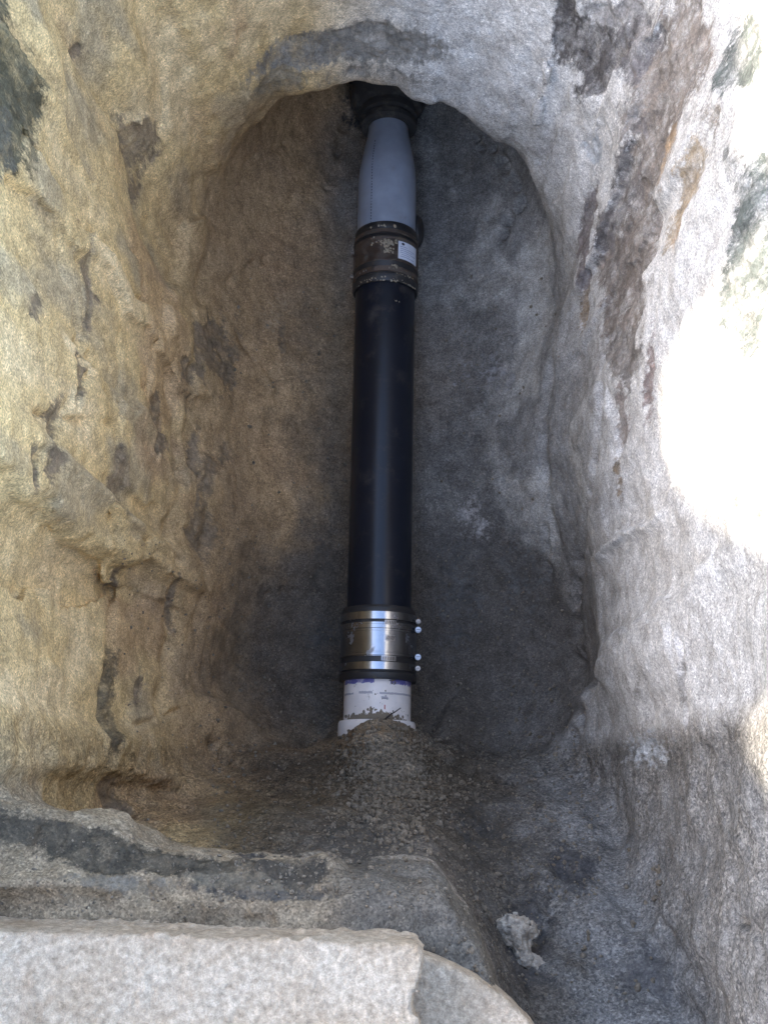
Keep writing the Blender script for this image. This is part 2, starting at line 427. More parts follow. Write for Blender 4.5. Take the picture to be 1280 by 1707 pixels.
col = lerp(col, C3(0.058, 0.050, 0.041), np.clip(nearface, 0, 1) * (1 - 0.5 * sstep(-0.2, -0.45, x)) * 0.92)
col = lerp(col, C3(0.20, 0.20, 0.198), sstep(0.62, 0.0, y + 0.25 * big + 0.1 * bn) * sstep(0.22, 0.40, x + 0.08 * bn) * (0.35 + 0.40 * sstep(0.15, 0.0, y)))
col = lerp(col, C3(0.095, 0.080, 0.060), np.clip(mound * 1.1, 0, 1) * 0.85)
col = lerp(col, C3(0.30, 0.265, 0.21), np.clip(mound * 1.1, 0, 1) * sstep(-0.1, 0.35, fbm(V, 11, 3, 151) - 5 * np.abs(x - 0.02) + 0.25) * 0.8)
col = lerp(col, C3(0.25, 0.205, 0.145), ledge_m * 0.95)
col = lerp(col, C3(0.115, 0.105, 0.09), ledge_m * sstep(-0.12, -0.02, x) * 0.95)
stain_shade = np.zeros(len(V), np.float32)
stain_shade_col = np.tile(C3(0.14, 0.12, 0.10), (len(V), 1))
DK = C3(0.075, 0.068, 0.068); BR = C3(0.19, 0.148, 0.105); GN = C3(0.085, 0.10, 0.095); OR = C3(0.36, 0.26, 0.17); GY = C3(0.19, 0.185, 0.175); WH = C3(0.62, 0.60, 0.57); BL = C3(0.40, 0.43, 0.47)
# px, py, half width, half height, lean (deg), strength, colour, how broken
ST = [
 (5,90,74,180,6,1.6,C3(0.07,0.068,0.05),0.3), (0,240,40,70,10,1.4,C3(0.08,0.08,0.07),0.3),
 (125,90,22,46,-8,1.0,BR,0.7), (225,245,46,64,8,0.95,BR,0.8), (225,310,22,25,0,0.7,BR,0.7), (58,505,16,34,6,0.8,BR,0.7), (146,470,7,90,0,1.1,BR,0.5), (140,620,9,50,4,1.1,BR,0.6), (290,1010,6,60,0,1.0,BR,0.6), (60,780,7,50,10,1.0,BR,0.6), (268,720,9,60,0,1.0,BR,0.6), (230,1150,8,60,6,0.8,BR,0.6), (470,560,8,50,0,0.7,BR,0.7), (330,780,8,90,3,0.9,BR,0.6),  # narrow streaks on the cracks are crack shade painted in; broad ones are stains
 (350,590,40,66,20,1.1,BR,0.8), (375,600,16,60,0,0.7,BR,0.8), (160,500,18,12,0,0.6,BR,0.8), (262,700,12,60,0,1.0,BR,0.5),
 (336,890,30,48,0,1.2,BR,0.4), (350,800,14,60,5,0.8,BR,0.6), (205,790,12,60,2,1.1,BR,0.5), (195,970,6,45,2,0.8,BR,0.5),
 (178,1180,15,100,2,1.05,C3(0.12,0.10,0.07),0.6), (180,1330,20,50,0,0.9,BR,0.5), (88,720,16,80,16,1.0,BR,0.6), (372,760,30,30,0,0.7,BR,0.7),
 (540,80,130,30,-10,1.2,GY,0.3), (640,72,100,34,4,1.3,GY,0.3), (470,130,70,25,-28,0.8,C3(0.24,0.21,0.16),0.4), (620,120,120,16,0,0.6,GY,0.5),
 (985,70,56,50,10,1.4,DK,0.4), (1000,110,34,60,30,1.3,DK,0.4), (942,30,18,66,8,1.3,DK,0.4), (1055,70,56,60,0,1.2,C3(0.13,0.12,0.125),0.5), (1030,20,70,30,0,1.0,C3(0.26,0.25,0.25),0.5),
 (1062,200,34,60,8,0.8,C3(0.19,0.17,0.165),0.7), (1060,300,20,90,4,0.9,C3(0.15,0.13,0.125),0.6),
 (1050,470,44,120,7,1.5,C3(0.17,0.145,0.13),0.3), (1035,570,32,60,0,1.4,C3(0.16,0.145,0.135),0.4), (1070,370,36,120,8,1.3,C3(0.18,0.155,0.14),0.5), (1092,240,42,110,8,1.2,C3(0.20,0.17,0.15),0.6), (1120,110,60,110,8,1.2,C3(0.21,0.18,0.16),0.6), (1045,310,20,70,4,1.3,C3(0.11,0.10,0.10),0.5), (1020,390,14,50,2,1.2,C3(0.12,0.11,0.11),0.5), (1150,330,30,90,8,1.0,C3(0.34,0.27,0.19),0.7), (1035,590,20,30,0,0.8,C3(0.22,0.2,0.19),0.6),
 (980,370,15,65,14,1.3,C3(0.15,0.13,0.13),0.5), (968,440,11,60,4,1.2,C3(0.15,0.13,0.13),0.5), (1008,400,7,40,4,0.9,DK,0.5), (975,510,12,45,-6,1.1,BR,0.6),
 (1080,640,10,100,5,0.8,C3(0.22,0.17,0.16),0.6), (1035,700,14,70,4,0.8,C3(0.25,0.22,0.21),0.7), (1028,800,8,50,0,0.6,BR,0.8), (1120,150,55,110,8,0.75,C3(0.24,0.20,0.165),0.8),
 (1160,75,60,50,0,0.7,C3(0.26,0.21,0.18),0.8), (1105,270,26,90,8,0.75,OR,0.7), (1125,380,22,50,0,0.7,OR,0.7), (1230,95,40,66,12,1.4,GN,0.5), (1240,420,44,140,0,1.5,GN,0.6), (1215,500,20,70,0,1.3,GN,0.6),
 (1265,100,20,90,0,0.6,OR,0.7), (1215,250,30,60,0,0.6,C3(0.2,0.2,0.19),0.9), (1225,650,10,60,0,0.6,C3(0.2,0.2,0.19),0.9), (1262,700,16,40,0,0.65,C3(0.2,0.2,0.19),0.9),(1190,190,20,50,10,0.7,C3(0.2,0.17,0.14),0.7), (990,250,20,30,0,0.8,BL,0.6), (1080,1250,60,40,0,0.6,BL,0.6), (1260,850,16,60,0,0.7,C3(0.22,0.23,0.2),0.8), (1222,855,8,30,10,0.7,C3(0.2,0.2,0.19),0.7),
 (1170,600,14,10,0,0.5,BR,0.9), (1135,1130,8,60,0,0.7,C3(0.24,0.23,0.22),0.7), (1060,1150,8,45,2,0.5,GY,0.8),
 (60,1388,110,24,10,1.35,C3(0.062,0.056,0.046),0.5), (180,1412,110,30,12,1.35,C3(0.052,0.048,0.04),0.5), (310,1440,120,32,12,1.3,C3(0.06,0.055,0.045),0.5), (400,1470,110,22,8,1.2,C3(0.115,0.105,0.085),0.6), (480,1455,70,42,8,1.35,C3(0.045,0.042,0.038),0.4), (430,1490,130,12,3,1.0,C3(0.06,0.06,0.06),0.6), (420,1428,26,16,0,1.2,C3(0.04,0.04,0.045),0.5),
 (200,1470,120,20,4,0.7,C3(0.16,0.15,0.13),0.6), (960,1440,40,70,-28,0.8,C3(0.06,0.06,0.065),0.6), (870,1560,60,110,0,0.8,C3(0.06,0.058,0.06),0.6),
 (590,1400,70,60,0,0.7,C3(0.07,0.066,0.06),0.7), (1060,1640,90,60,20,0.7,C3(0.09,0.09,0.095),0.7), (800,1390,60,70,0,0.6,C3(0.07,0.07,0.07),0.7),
 (540,940,26,60,0,0.7,C3(0.10,0.085,0.07),0.6), (545,1060,60,40,0,0.6,C3(0.09,0.085,0.08),0.7), (870,960,60,120,0,0.5,C3(0.13,0.13,0.13),0.8), (760,1000,50,180,0,0.6,C3(0.10,0.10,0.10),0.7),
 (640,180,80,45,0,1.0,C3(0.05,0.05,0.052),0.35), (820,620,90,60,0,0.45,C3(0.25,0.25,0.26),0.8), (460,520,40,70,10,0.45,C3(0.36,0.28,0.19),0.8),
 (800,870,40,45,0,0.6,C3(0.30,0.29,0.29),0.7),
]
warp = np.stack([fbm(V, 13, 4, 71), fbm(V, 13, 4, 72), fbm(V, 13, 4, 73)], 1)
for (px, py, rx, ry, lean, st, cc, br) in ST:
    p0, n0 = hit(max(2, px), min(max(2, py), 1705))
    if p0 is None: continue
    d0 = (p0 - CO).length / F
    # the surface's own directions: along the wall and down the wall
    for ox, oy in ((-35, 0), (35, 0), (0, -45), (0, 45), (-20, -25), (20, 25)):
        hh = hit(px + ox, py + oy)
        if hh[0] is not None and (hh[0] - p0).length < 0.25: n0 = n0 + hh[1]
    n0 = n0.normalized()
    rgt, upv = Vector((1, 0, 0)), Vector((0, math.cos(TILT), math.sin(TILT)))
    def onplane(dx, dy):
        r = ray(px + dx, py + dy); den = r.dot(n0)
        if abs(den) < 0.07: den = -0.07
        return CO + r * ((p0 - CO).dot(n0) / den) - p0
    l = R(lean)
    e1 = onplane(rx * math.cos(l) * 0.3, -rx * math.sin(l) * -0.3) / 0.3
    e2 = onplane(-ry * math.sin(l) * 0.3, ry * math.cos(l) * 0.3) / 0.3
    for e, r_ in ((e1, rx), (e2, ry)):
        mx = 8 * r_ * d0
        if e.length > mx: e *= mx / e.length
    e3 = n0 * max(0.08, 0.6 * max(e1.length, e2.length))
    M = np.array([list(e1), list(e2), list(e3)]).T
    if abs(np.linalg.det(M)) < 1e-9: continue
    Mi = np.linalg.inv(M)
    rad = max(e1.length, e2.length) * 1.6 + 0.03
    k = np.nonzero((np.abs(V - np.array(p0)) < rad).all(1))[0]
    if not len(k): continue
    q = (V[k] + warp[k] * (0.2 + br * 0.9) * min(e1.length, e2.length) * 0.9 - np.array(p0)) @ Mi.T
    rr = np.sqrt((q**2).sum(1))
    val = st * np.clip(1.25 - rr * 0.85, 0, 1)
    val = val * (1 - 0.45 * br * sstep(-0.1, 0.4, bn[k]))
    up_ = val > stain_shade[k]
    stain_shade[k[up_]] = val[up_]; stain_shade_col[k[up_]] = cc
sm_ = sstep(0.4, 0.75, stain_shade + 0.25 * fbm(V, (40, 40, 18), 3, 611))
V = (V - Nn * (sm_ * (0.004 + 0.005 * fbm(V, 55, 3, 601)))[:, None]).astype(np.float32); Nn = vnormals(V, Fq)
attrs = dict(col=np.clip(col, 0.02, 0.8), stain_shade=stain_shade, gravel=gravel, stain_shade_col=stain_shade_col)

# ---- which piece of the pit each face belongs to
fc = V[Fq].mean(1); fn = Nn[Fq].mean(1)
fx, fy, fz = fc.T
m_mound = (((fx + 0.005) / 0.19)**2 + ((fy - 0.03) / 0.21)**2 + ((fz) / 0.30)**2 < 1) & (fz > -0.02) & (fy < 0.24)
m_ledge = (fy < np.interp(fx, LEDGE_X, LEDGE_Y) + 0.035) & (fz > 0.92) & (fx < 0.2) & ~m_mound
m_floor = (fz < 0.0) & (fn[:, 2] > 0.35) & ~m_mound & ~m_ledge
m_top = (fz > 1.5) & (fn[:, 2] > 0.6)
m_near = (fy < 0.16) & (fy < near_y(fx, fz) + 0.06) & ~m_mound & ~m_ledge & ~m_floor & ~m_top
rest = ~(m_mound | m_ledge | m_floor | m_near | m_top)
m_far = rest & (fy > 1.21) & (fy - 1.21 > 0.75 * np.abs(fx))
m_left = rest & ~m_far & (fx < 0); m_right = rest & ~m_far & (fx >= 0)
def piece(name, m, label, cat=None, kind='structure'):
    f = Fq[m]; ids, inv = np.unique(f, return_inverse=True)
    me = np_mesh(name, V[ids], inv.reshape(f.shape), {k: a[ids] for k, a in attrs.items()}, Nn[ids])
    return tag(link(name, me, EARTH), label, cat, None, kind)
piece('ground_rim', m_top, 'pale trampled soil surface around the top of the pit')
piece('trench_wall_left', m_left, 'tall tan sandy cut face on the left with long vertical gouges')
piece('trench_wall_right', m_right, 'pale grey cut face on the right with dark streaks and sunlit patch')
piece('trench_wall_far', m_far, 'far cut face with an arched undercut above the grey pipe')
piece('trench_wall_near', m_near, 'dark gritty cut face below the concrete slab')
piece('trench_floor', m_floor, 'damp soil floor of the trench beside the pipe, darkened by painted shade')
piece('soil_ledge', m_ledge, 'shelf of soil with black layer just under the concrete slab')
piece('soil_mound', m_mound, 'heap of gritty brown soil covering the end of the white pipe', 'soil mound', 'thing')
# wide ground to the horizon
bm = bmesh.new(); r1 = (-0.93, 0.93, -1.40, 2.34); r2 = (-400, 400, -400, 400)
a = [bm.verts.new(p) for p in ((r1[0], r1[2], 1.60), (r1[1], r1[2], 1.60), (r1[1], r1[3], 1.60), (r1[0], r1[3], 1.60))]
b = [bm.verts.new(p) for p in ((r2[0], r2[2], 1.60), (r2[1], r2[2], 1.60), (r2[1], r2[3], 1.60), (r2[0], r2[3], 1.60))]
for i in range(4): bm.faces.new((a[i], b[i], b[(i + 1) % 4], a[(i + 1) % 4]))
p_ = [(-0.93, -1.40, 1.60), (0.50, -1.40, 1.60), (0.93, -1.40, 1.60), (-0.93, -0.60, 1.215), (0.50, -0.60, 1.215), (0.93, -0.60, 1.60)]
q_ = [bm.verts.new(p) for p in p_]
bm.faces.new((q_[0], q_[1], q_[4], q_[3])); bm.faces.new((q_[1], q_[2], q_[5], q_[4]))
bmesh.ops.recalc_face_normals(bm, faces=bm.faces)
me = bpy.data.meshes.new('ground'); bm.to_mesh(me)
mg, gnt, gb = mat('ground_soil'); gn = tnoise(gnt, 6, 8, 0.7, N_(gnt, 'ShaderNodeTexCoord').outputs['Object'])
gnt.links.new(ramp(gnt, gn.outputs[0], 0.3, 0.7, (0.22, 0.19, 0.15, 1), (0.40, 0.36, 0.30, 1)).outputs[0], gb.inputs['Base Color']); gb.inputs['Roughness'].default_value = 0.95
tag(link('ground', me, mg), 'dry soil ground around the excavation', kind='structure')

exec_parts = True
# ------------------------------------------------------------------ concrete
def concrete_material(name, base, lo_, hi_, scale=60):
    m, nt, b = mat(name); geo = N_(nt, 'ShaderNodeTexCoord').outputs['Object']
    v = N_(nt, 'ShaderNodeTexVoronoi'); v.inputs['Scale'].default_value = scale * 2.4; nt.links.new(geo, v.inputs['Vector'])
    nz = tnoise(nt, scale, 8, 0.7, geo); nl = tnoise(nt, 11, 8, 0.7, geo); nf = tnoise(nt, scale * 6, 4, 0.7, geo)
    c = ramp(nt, nz.outputs[0], 0.32, 0.68, lo_, hi_).outputs[0]
    g = ramp(nt, N_col(nt, v.outputs['Color']), 0, 1, (0.72, 0.68, 0.64, 1), (1.18, 1.18, 1.18, 1)).outputs[0]
    c = mix(nt, 'MULTIPLY', 0.45, c, g)
    c = mix(nt, 'MULTIPLY', 1, c, ramp(nt, nl.outputs[0], 0.3, 0.7, (0.80, 0.72, 0.64, 1), (1.06, 1.06, 1.08, 1)).outputs[0])
    c = mix(nt, 'MULTIPLY', 1, c, ramp(nt, nf.outputs[0], 0.35, 0.65, (0.8, 0.8, 0.8, 1), (1.15, 1.15, 1.15, 1)).outputs[0])
    nt.links.new(c, b.inputs['Base Color']); b.inputs['Roughness'].default_value = 0.85
    h = math_(nt, 'ADD', nz.outputs[0], math_(nt, 'MULTIPLY', nf.outputs[0], 0.5))
    h = math_(nt, 'SUBTRACT', h, math_(nt, 'MULTIPLY', v.outputs['Distance'], 0.5))
    bp = N_(nt, 'ShaderNodeBump'); bp.inputs['Strength'].default_value = 0.9; bp.inputs['Distance'].default_value = 0.004
    nt.links.new(h, bp.inputs['Height']); nt.links.new(bp.outputs[0], b.inputs['Normal']); return m
CONC = concrete_material('concrete', None, (0.29, 0.235, 0.165, 1), (0.66, 0.55, 0.41, 1), 95)
CLUMP = concrete_material('dry_mortar_soil', None, (0.26, 0.23, 0.19, 1), (0.62, 0.57, 0.48, 1), 90)
def slab_sdf(X, Y, Z):
    ye = -0.166 - 0.032 * X
    d = smax(Y - ye, X - 0.040 - 0.006 * np.sin(Y * 60), 0.012)
    # the broken corner steps back
    d = smax(d, np.abs(Z - 1.335) - 0.066, 0.006)
    return np.maximum(d, np.maximum(-0.9 - X, -0.85 - Y))
def slab_det(P):
    edge = sstep(0.0, 0.06, P[:, 0])
    return (0.0035 * fbm(P, 28, 4, 5) - 0.004 * sstep(0.25, 0.5, fbm(P, 60, 2, 19)) + 0.0012 * fbm(P, 160, 2, 6) + 0.005 * edge * fbm(P, 35, 3, 9)).astype(np.float32)
v_, f_ = surface_nets(slab_sdf, (-0.93, -0.88, 1.25), (0.08, -0.10, 1.43), 0.005, 0.02, slab_det)
tag(link('concrete_slab', np_mesh('concrete_slab', v_, f_, N=vnormals(v_, f_)), CONC), 'pale rough concrete slab with straight edge and chipped corner', 'slab')
def disc_sdf(X, Y, Z):
    d = np.hypot(X + 0.030, Y + 0.485) - 0.303
    return smax(smax(d, np.abs(Z - 1.24) - 0.055, 0.012), -0.6 - Y, 0.002)
v_, f_ = surface_nets(disc_sdf, (-0.37, -0.62, 1.16), (0.27, -0.16, 1.32), 0.005, 0.02, lambda P: (0.0025 * fbm(P, 40, 3, 15) + 0.001 * fbm(P, 150, 2, 6)).astype(np.float32))
tag(link('round_concrete_collar', np_mesh('collar', v_, f_, N=vnormals(v_, f_)), CONC), 'curved concrete rim showing below the chipped corner of the slab', 'concrete rim')
# the crumbly lump by the near wall
def at(px, py, zz):
    r = ray(px, py); return CO + r * ((zz - CAM_Z) / r.z)
cl = hit(862, 1572)[0] + Vector((0, -0.0, 0.015)); CK = (cl - CO).length / 1.85
def clump_sdf(X, Y, Z):
    X, Y, Z = cl.x + (X - cl.x) / CK, cl.y + (Y - cl.y) / CK, cl.z + (Z - cl.z) / CK
    def el(cx, cy, cz, a, b_, c): return (np.sqrt(((X - cx) / a)**2 + ((Y - cy) / b_)**2 + ((Z - cz) / c)**2) - 1) * min(a, b_, c)
    d = el(cl.x - 0.004, cl.y + 0.020, cl.z, 0.031, 0.024, 0.03)
    d = smin(d, el(cl.x + 0.004, cl.y - 0.018, cl.z + 0.004, 0.017, 0.02, 0.02), 0.012)
    d = smin(d, el(cl.x + 0.018, cl.y - 0.040, cl.z, 0.022, 0.019, 0.022), 0.012)
    d = smin(d, el(cl.x - 0.018, cl.y - 0.05, cl.z - 0.03, 0.012, 0.05, 0.02), 0.012)
    return d
def clump_det(P):
    wv_, _ = worley(P, 110.0, 8)
    return (0.010 * fbm(P, 50, 4, 3) + 0.009 * (wv_ - 0.5)).astype(np.float32)
v_, f_ = surface_nets(clump_sdf, tuple(cl - Vector((.10, .15, .10))), tuple(cl + Vector((.10, .10, .10))), 0.003, 0.03, clump_det)
CL = tag(link('soil_clump', np_mesh('soil_clump', v_, f_, N=vnormals(v_, f_)), CLUMP), 'knobbly pale lump of dried soil on the dark near face', 'soil clump')

# ------------------------------------------------------------------ pipe
def plastic(name, col, rough, bump=0.0, dirt=None, dirt_amt=(0.55, 0.62), dscale=30, metallic=0.0):
    m, nt, b = mat(name); geo = N_(nt, 'ShaderNodeTexCoord').outputs['Object']
    n = tnoise(nt, dscale, 8, 0.7, geo)
    base = mix(nt, 'MULTIPLY', 0.6, (*col, 1), ramp(nt, tnoise(nt, 14, 5, 0.6, geo).outputs[0], 0.3, 0.7, (0.7, 0.7, 0.7, 1), (1.15, 1.15, 1.15, 1)).outputs[0])
    if dirt is not None:
        f = ramp(nt, n.outputs[0], *dirt_amt).outputs[0]
        c = mix(nt, 'MIX', f, base, (*dirt, 1)); nt.links.new(c, b.inputs['Base Color'])
        r = math_(nt, 'ADD', rough, math_(nt, 'MULTIPLY', f, 0.5), True); nt.links.new(r, b.inputs['Roughness'])
        if metallic: nt.links.new(math_(nt, 'MULTIPLY', math_(nt, 'SUBTRACT', 1.0, f), metallic), b.inputs['Metallic'])
    else:
        nt.links.new(base, b.inputs['Base Color']); b.inputs['Metallic'].default_value = metallic
        rr = ramp(nt, n.outputs[0], 0.3, 0.7, (rough * 0.8,) * 3 + (1,), (min(1, rough * 1.35),) * 3 + (1,))
        nt.links.new(rr.outputs[0], b.inputs['Roughness'])
    if bump:
        bp = N_(nt, 'ShaderNodeBump'); bp.inputs['Strength'].default_value = bump; bp.inputs['Distance'].default_value = 0.002
        nt.links.new(n.outputs[0], bp.inputs['Height']); nt.links.new(bp.outputs[0], b.inputs['Normal'])
    return m
M_black = plastic('black_pipe_plastic', (0.009, 0.011, 0.018), 0.30, 0.05, (0.06, 0.052, 0.045), (0.54, 0.80), 15)
M_grey = plastic('grey_pvc', (0.30, 0.33, 0.39), 0.38, 0.03, (0.25, 0.24, 0.22), (0.62, 0.80), 18)
M_white = plastic('white_pvc', (0.80, 0.74, 0.70), 0.42, 0.03, (0.30, 0.26, 0.21), (0.63, 0.70), 38)
M_black.node_tree.nodes['Principled BSDF'].inputs['Specular IOR Level'].default_value = 0.28
M_rubber = plastic('black_rubber', (0.022, 0.020, 0.020), 0.48, 0.15, (0.10, 0.085, 0.065), (0.58, 0.72), 26)
M_steel = plastic('brushed_steel', (0.37, 0.385, 0.42), 0.19, 0.03, (0.20, 0.16, 0.13), (0.60, 0.80), 20, 1.0)
M_dullsteel = plastic('muddy_steel', (0.16, 0.125, 0.105), 0.42, 0.2, (0.10, 0.08, 0.06), (0.5, 0.62), 30, 0.8)
M_bolt = plastic('bolt_steel', (0.34, 0.34, 0.36), 0.3, 0, None, metallic=1.0)
M_mud = plastic('dried_mud', (0.34, 0.29, 0.21), 0.95, 0.5)
M_slot = plastic('slot_dark', (0.03, 0.028, 0.025), 0.6)
M_clay = plastic('old_clay_pipe', (0.035, 0.032, 0.03), 0.85, 1.0, (0.075, 0.068, 0.058), (0.48, 0.60), 24)
M_purple = plastic('purple_primer', (0.14, 0.13, 0.36), 0.5, 0, (0.55, 0.52, 0.60), (0.50, 0.66), 55)
M_mark = plastic('grey_scuff', (0.42, 0.40, 0.43), 0.6)
M_red = plastic('red_mark', (0.45, 0.12, 0.09), 0.6)
M_paper = plastic('paper_label', (0.62, 0.65, 0.72), 0.6)
M_ink = plastic('ink', (0.05, 0.05, 0.07), 0.6)
M_ink2 = plastic('pale_ink', (0.30, 0.34, 0.46), 0.6)
M_root = plastic('root', (0.035, 0.025, 0.02), 0.8)

pipe = bpy.data.objects.new('sewer_pipe', None); C.objects.link(pipe)
pipe.location = (-0.0216, 0, 0); pipe.rotation_euler = (0, 0, -math.atan(0.018))
tag(pipe, 'drain pipe of white, black and grey lengths joined by two couplings', 'pipe')
def lathe(name, prof, m, parent, seg=96, wob=0.0, loc=None):
    """prof: (y, radius) pairs from near to far, revolved round the pipe's own axis"""
    bm = bmesh.new(); rings = []
    for (yy, r) in prof:
        rings.append([bm.verts.new((r * math.cos(2 * math.pi * i / seg) * (1 + wob * math.sin(3.0 * i / seg * 6.283 + yy * 40)), yy, r * math.sin(2 * math.pi * i / seg))) for i in range(seg)])
    for a, b in zip(rings[:-1], rings[1:]):
        for i in range(seg):
            bm.faces.new((a[i], a[(i + 1) % seg], b[(i + 1) % seg], b[i]))
    for rr, fl in ((rings[0], 1), (rings[-1], 0)):
        if prof[0 if fl else -1][1] > 1e-4 and prof[0 if fl else -1][1] > 0.02:
            try: bm.faces.new(rr if fl else rr[::-1])
            except Exception: pass
    bmesh.ops.recalc_face_normals(bm, faces=bm.faces)
    for f in bm.faces: f.smooth = True
    for e in bm.edges:
        if len(e.link_faces) == 2 and e.calc_face_angle(0) > R(32): e.smooth = False
    me = bpy.data.meshes.new(name); bm.to_mesh(me); return link(name, me, m, parent)
def patch(name, y0, y1, a0, a1, r, m, parent, t=0.0006, seg=16, rag=0.0, segy=4):
    """thin curved piece lying on the pipe: a = degrees from the top, positive to the right"""
    bm = bmesh.new(); g = []
    for j in range(segy + 1):
        row = []
        for i in range(seg + 1):
            fa, fy_ = i / seg, j / segy
            yy = y0 + (y1 - y0) * fy_ + rag * (random.random() - .5) * (1 if j in (0, segy) else 0.3)
            aa = R(a0 + (a1 - a0) * fa + (rag * 200 * (random.random() - .5) if i in (0, seg) else 0))
            row.append(bm.verts.new(((r + t) * math.sin(aa), yy, (r + t) * math.cos(aa))))
        g.append(row)
    fs = []
    for j in range(segy):
        for i in range(seg): fs.append(bm.faces.new((g[j][i], g[j][i + 1], g[j + 1][i + 1], g[j + 1][i])))
    bmesh.ops.recalc_face_normals(bm, faces=bm.faces)
    if fs[0].normal.dot(fs[0].calc_center_median() * 1.0 - Vector((0, fs[0].calc_center_median().y, 0))) < 0:
        bmesh.ops.reverse_faces(bm, faces=bm.faces)
    ex = bmesh.ops.extrude_face_region(bm, geom=bm.faces[:])
    for v in ex['geom']:
        if isinstance(v, bmesh.types.BMVert): v.co.x *= (r - 0.0004) / (r + t); v.co.z *= (r - 0.0004) / (r + t)
    bmesh.ops.recalc_face_normals(bm, faces=bm.faces)
    for f in bm.faces: f.smooth = seg > 6
    for e in bm.edges:
        if len(e.link_faces) == 2 and e.calc_face_angle(0) > R(40): e.smooth = False
    me = bpy.data.meshes.new(name); bm.to_mesh(me); return link(name, me, m, parent)
def tube_ring(y0, y1, r, e=0.0012):  # little rolled profile of a band
    return [(y0, r - 0.004), (y0 + e * .3, r - e), (y0 + e, r), (y1 - e, r), (y1 - e * .3, r - e), (y1, r - 0.004)]
# white length
RP = 0.0842
wp = lathe('white_pipe', [(-0.05, 0.0858), (0.10, 0.0858), (0.30, 0.0858), (0.36, 0.0858)], M_white, pipe); wp['label'] = 'white plastic length rising out of the grit heap'
fl = lathe('bell_rim', [(0.10, 0.098), (0.178, 0.099), (0.190, 0.0985), (0.1955, 0.0955), (0.1965, 0.0905), (0.194, 0.0865)], M_white, wp)
patch('primer_band', 0.286, 0.306, -75, -5, 0.0858, M_purple, wp, rag=0.004, seg=26); patch('primer_band', 0.284, 0.306, 22, 78, 0.0858, M_purple, wp, rag=0.005, seg=26)
patch('primer_band', 0.297, 0.306, -6, 24, 0.0858, M_purple, wp, 0.0008, rag=0.004, seg=16)
patch('scuff_band', 0.258, 0.2625, -76, -44, 0.0858, M_mark, wp, rag=0.0015); patch('scuff_band', 0.2595, 0.2655, -32, -8, 0.0858, M_mark, wp, rag=0.0015)
patch('scuff_band', 0.2585, 0.2635, 4, 78, 0.0858, M_mark, wp, rag=0.0012, seg=24)
patch('red_mark', 0.221, 0.232, 12, 14, 0.0858, M_red, wp, rag=0.002, seg=4)
def splat(name, y0, a0, sy, sa, r, m, parent, n=10, size=0.004):
    bm = bmesh.new()
    n = int(n * 1)
    for k in range(n):
        yy = random.gauss(y0, sy); a_ = R(random.gauss(a0, sa)); s = size * random.uniform(.3, 1.1)
        rr = r
        v0 = len(bm.verts); ret = bmesh.ops.create_icosphere(bm, subdivisions=2, radius=s)
        for v in ret['verts']:
            q = v.co.copy(); q *= 1 + 0.35 * math.sin(q.x * 1900 + k) * math.cos(q.y * 1700 + 2 * k)
            q = Vector((q.x * random.uniform(.9, 1.1), q.y * 1.2, q.z * 0.3))
            X = q.x; Zr = rr + q.z
            v.co = Vector((Zr * math.sin(a_) + X * math.cos(a_), yy + q.y, Zr * math.cos(a_) - X * math.sin(a_)))
    for f in bm.faces: f.smooth = True
    me = bpy.data.meshes.new(name); bm.to_mesh(me); return tag(link(name, me, m, parent), kind='stuff')
M_dirt = plastic('grit', (0.20, 0.165, 0.12), 0.95, 0.5)
splat('mud_splash', 0.203, -14, 0.0035, 30, 0.0858, M_dirt, wp, 150, 0.0034)
for a0_, a1_, h_ in ((-58, -30, 0.204), (-38, -8, 0.209), (-14, 14, 0.213), (6, 30, 0.207), (26, 60, 0.202)):
    patch('mud_splash', 0.190, h_ - 0.003, a0_, a1_, 0.0858, M_dirt, wp, 0.001, rag=0.003, seg=30)
splat('mud_splash', 0.206, 8, 0.006, 13, 0.0858, M_dirt, wp, 90, 0.0036)
splat('mud_splash', 0.2175, -10, 0.004, 4, 0.0858, M_dirt, wp, 9, 0.003)
splat('mud_splash', 0.249, 15, 0.003, 3, 0.0858, M_mark, wp, 8, 0.003)
splat('mud_splash', 0.262, -2, 0.004, 6, 0.0858, M_dirt, wp, 5, 0.002)
splat('mud_splash', 0.250, 5, 0.03, 30, 0.0858, M_dirt, wp, 16, 0.0012)
splat('mud_splash', 0.291, 28, 0.004, 4, 0.0858, M_dirt, wp, 9, 0.004)
# grey length, tapering where it enters the old pipe
gp = lathe('grey_pipe', [(1.50, RP), (1.70, RP), (1.755, 0.0835), (1.785, 0.081), (1.82, 0.0755), (1.855, 0.069), (1.885, 0.063), (1.92, 0.0585), (2.02, 0.057), (2.25, 0.057)], M_grey, pipe); gp['label'] = 'grey plastic length narrowing into the undercut'
bm = bmesh.new()
for k in range(30):
    yy = 1.575 + k * 0.0092; r_ = float(np.interp(yy, [1.5, 1.755, 1.785, 1.82, 1.855], [RP, 0.0835, 0.081, 0.0755, 0.069])) + 0.0009
    a_ = R(-31); ln = 0.0048 if k % 7 else 0.0026
    ps = [(-0.0013, 0), (0.0013, 0), (0.0013, ln), (-0.0013, ln)]
    bm.faces.new([bm.verts.new((r_ * math.sin(a_) + p * math.cos(a_), yy + q, r_ * math.cos(a_) - p * math.sin(a_) )) for p, q in ps])
me = bpy.data.meshes.new('print'); bm.to_mesh(me); link('printed_line', me, M_ink, gp)
# black length
bp_ = lathe('black_pipe', [(0.38, RP), (0.7, RP), (1.0, RP), (1.3, RP), (1.48, RP)], M_black, pipe); bp_['label'] = 'long glossy black length between the two couplings'
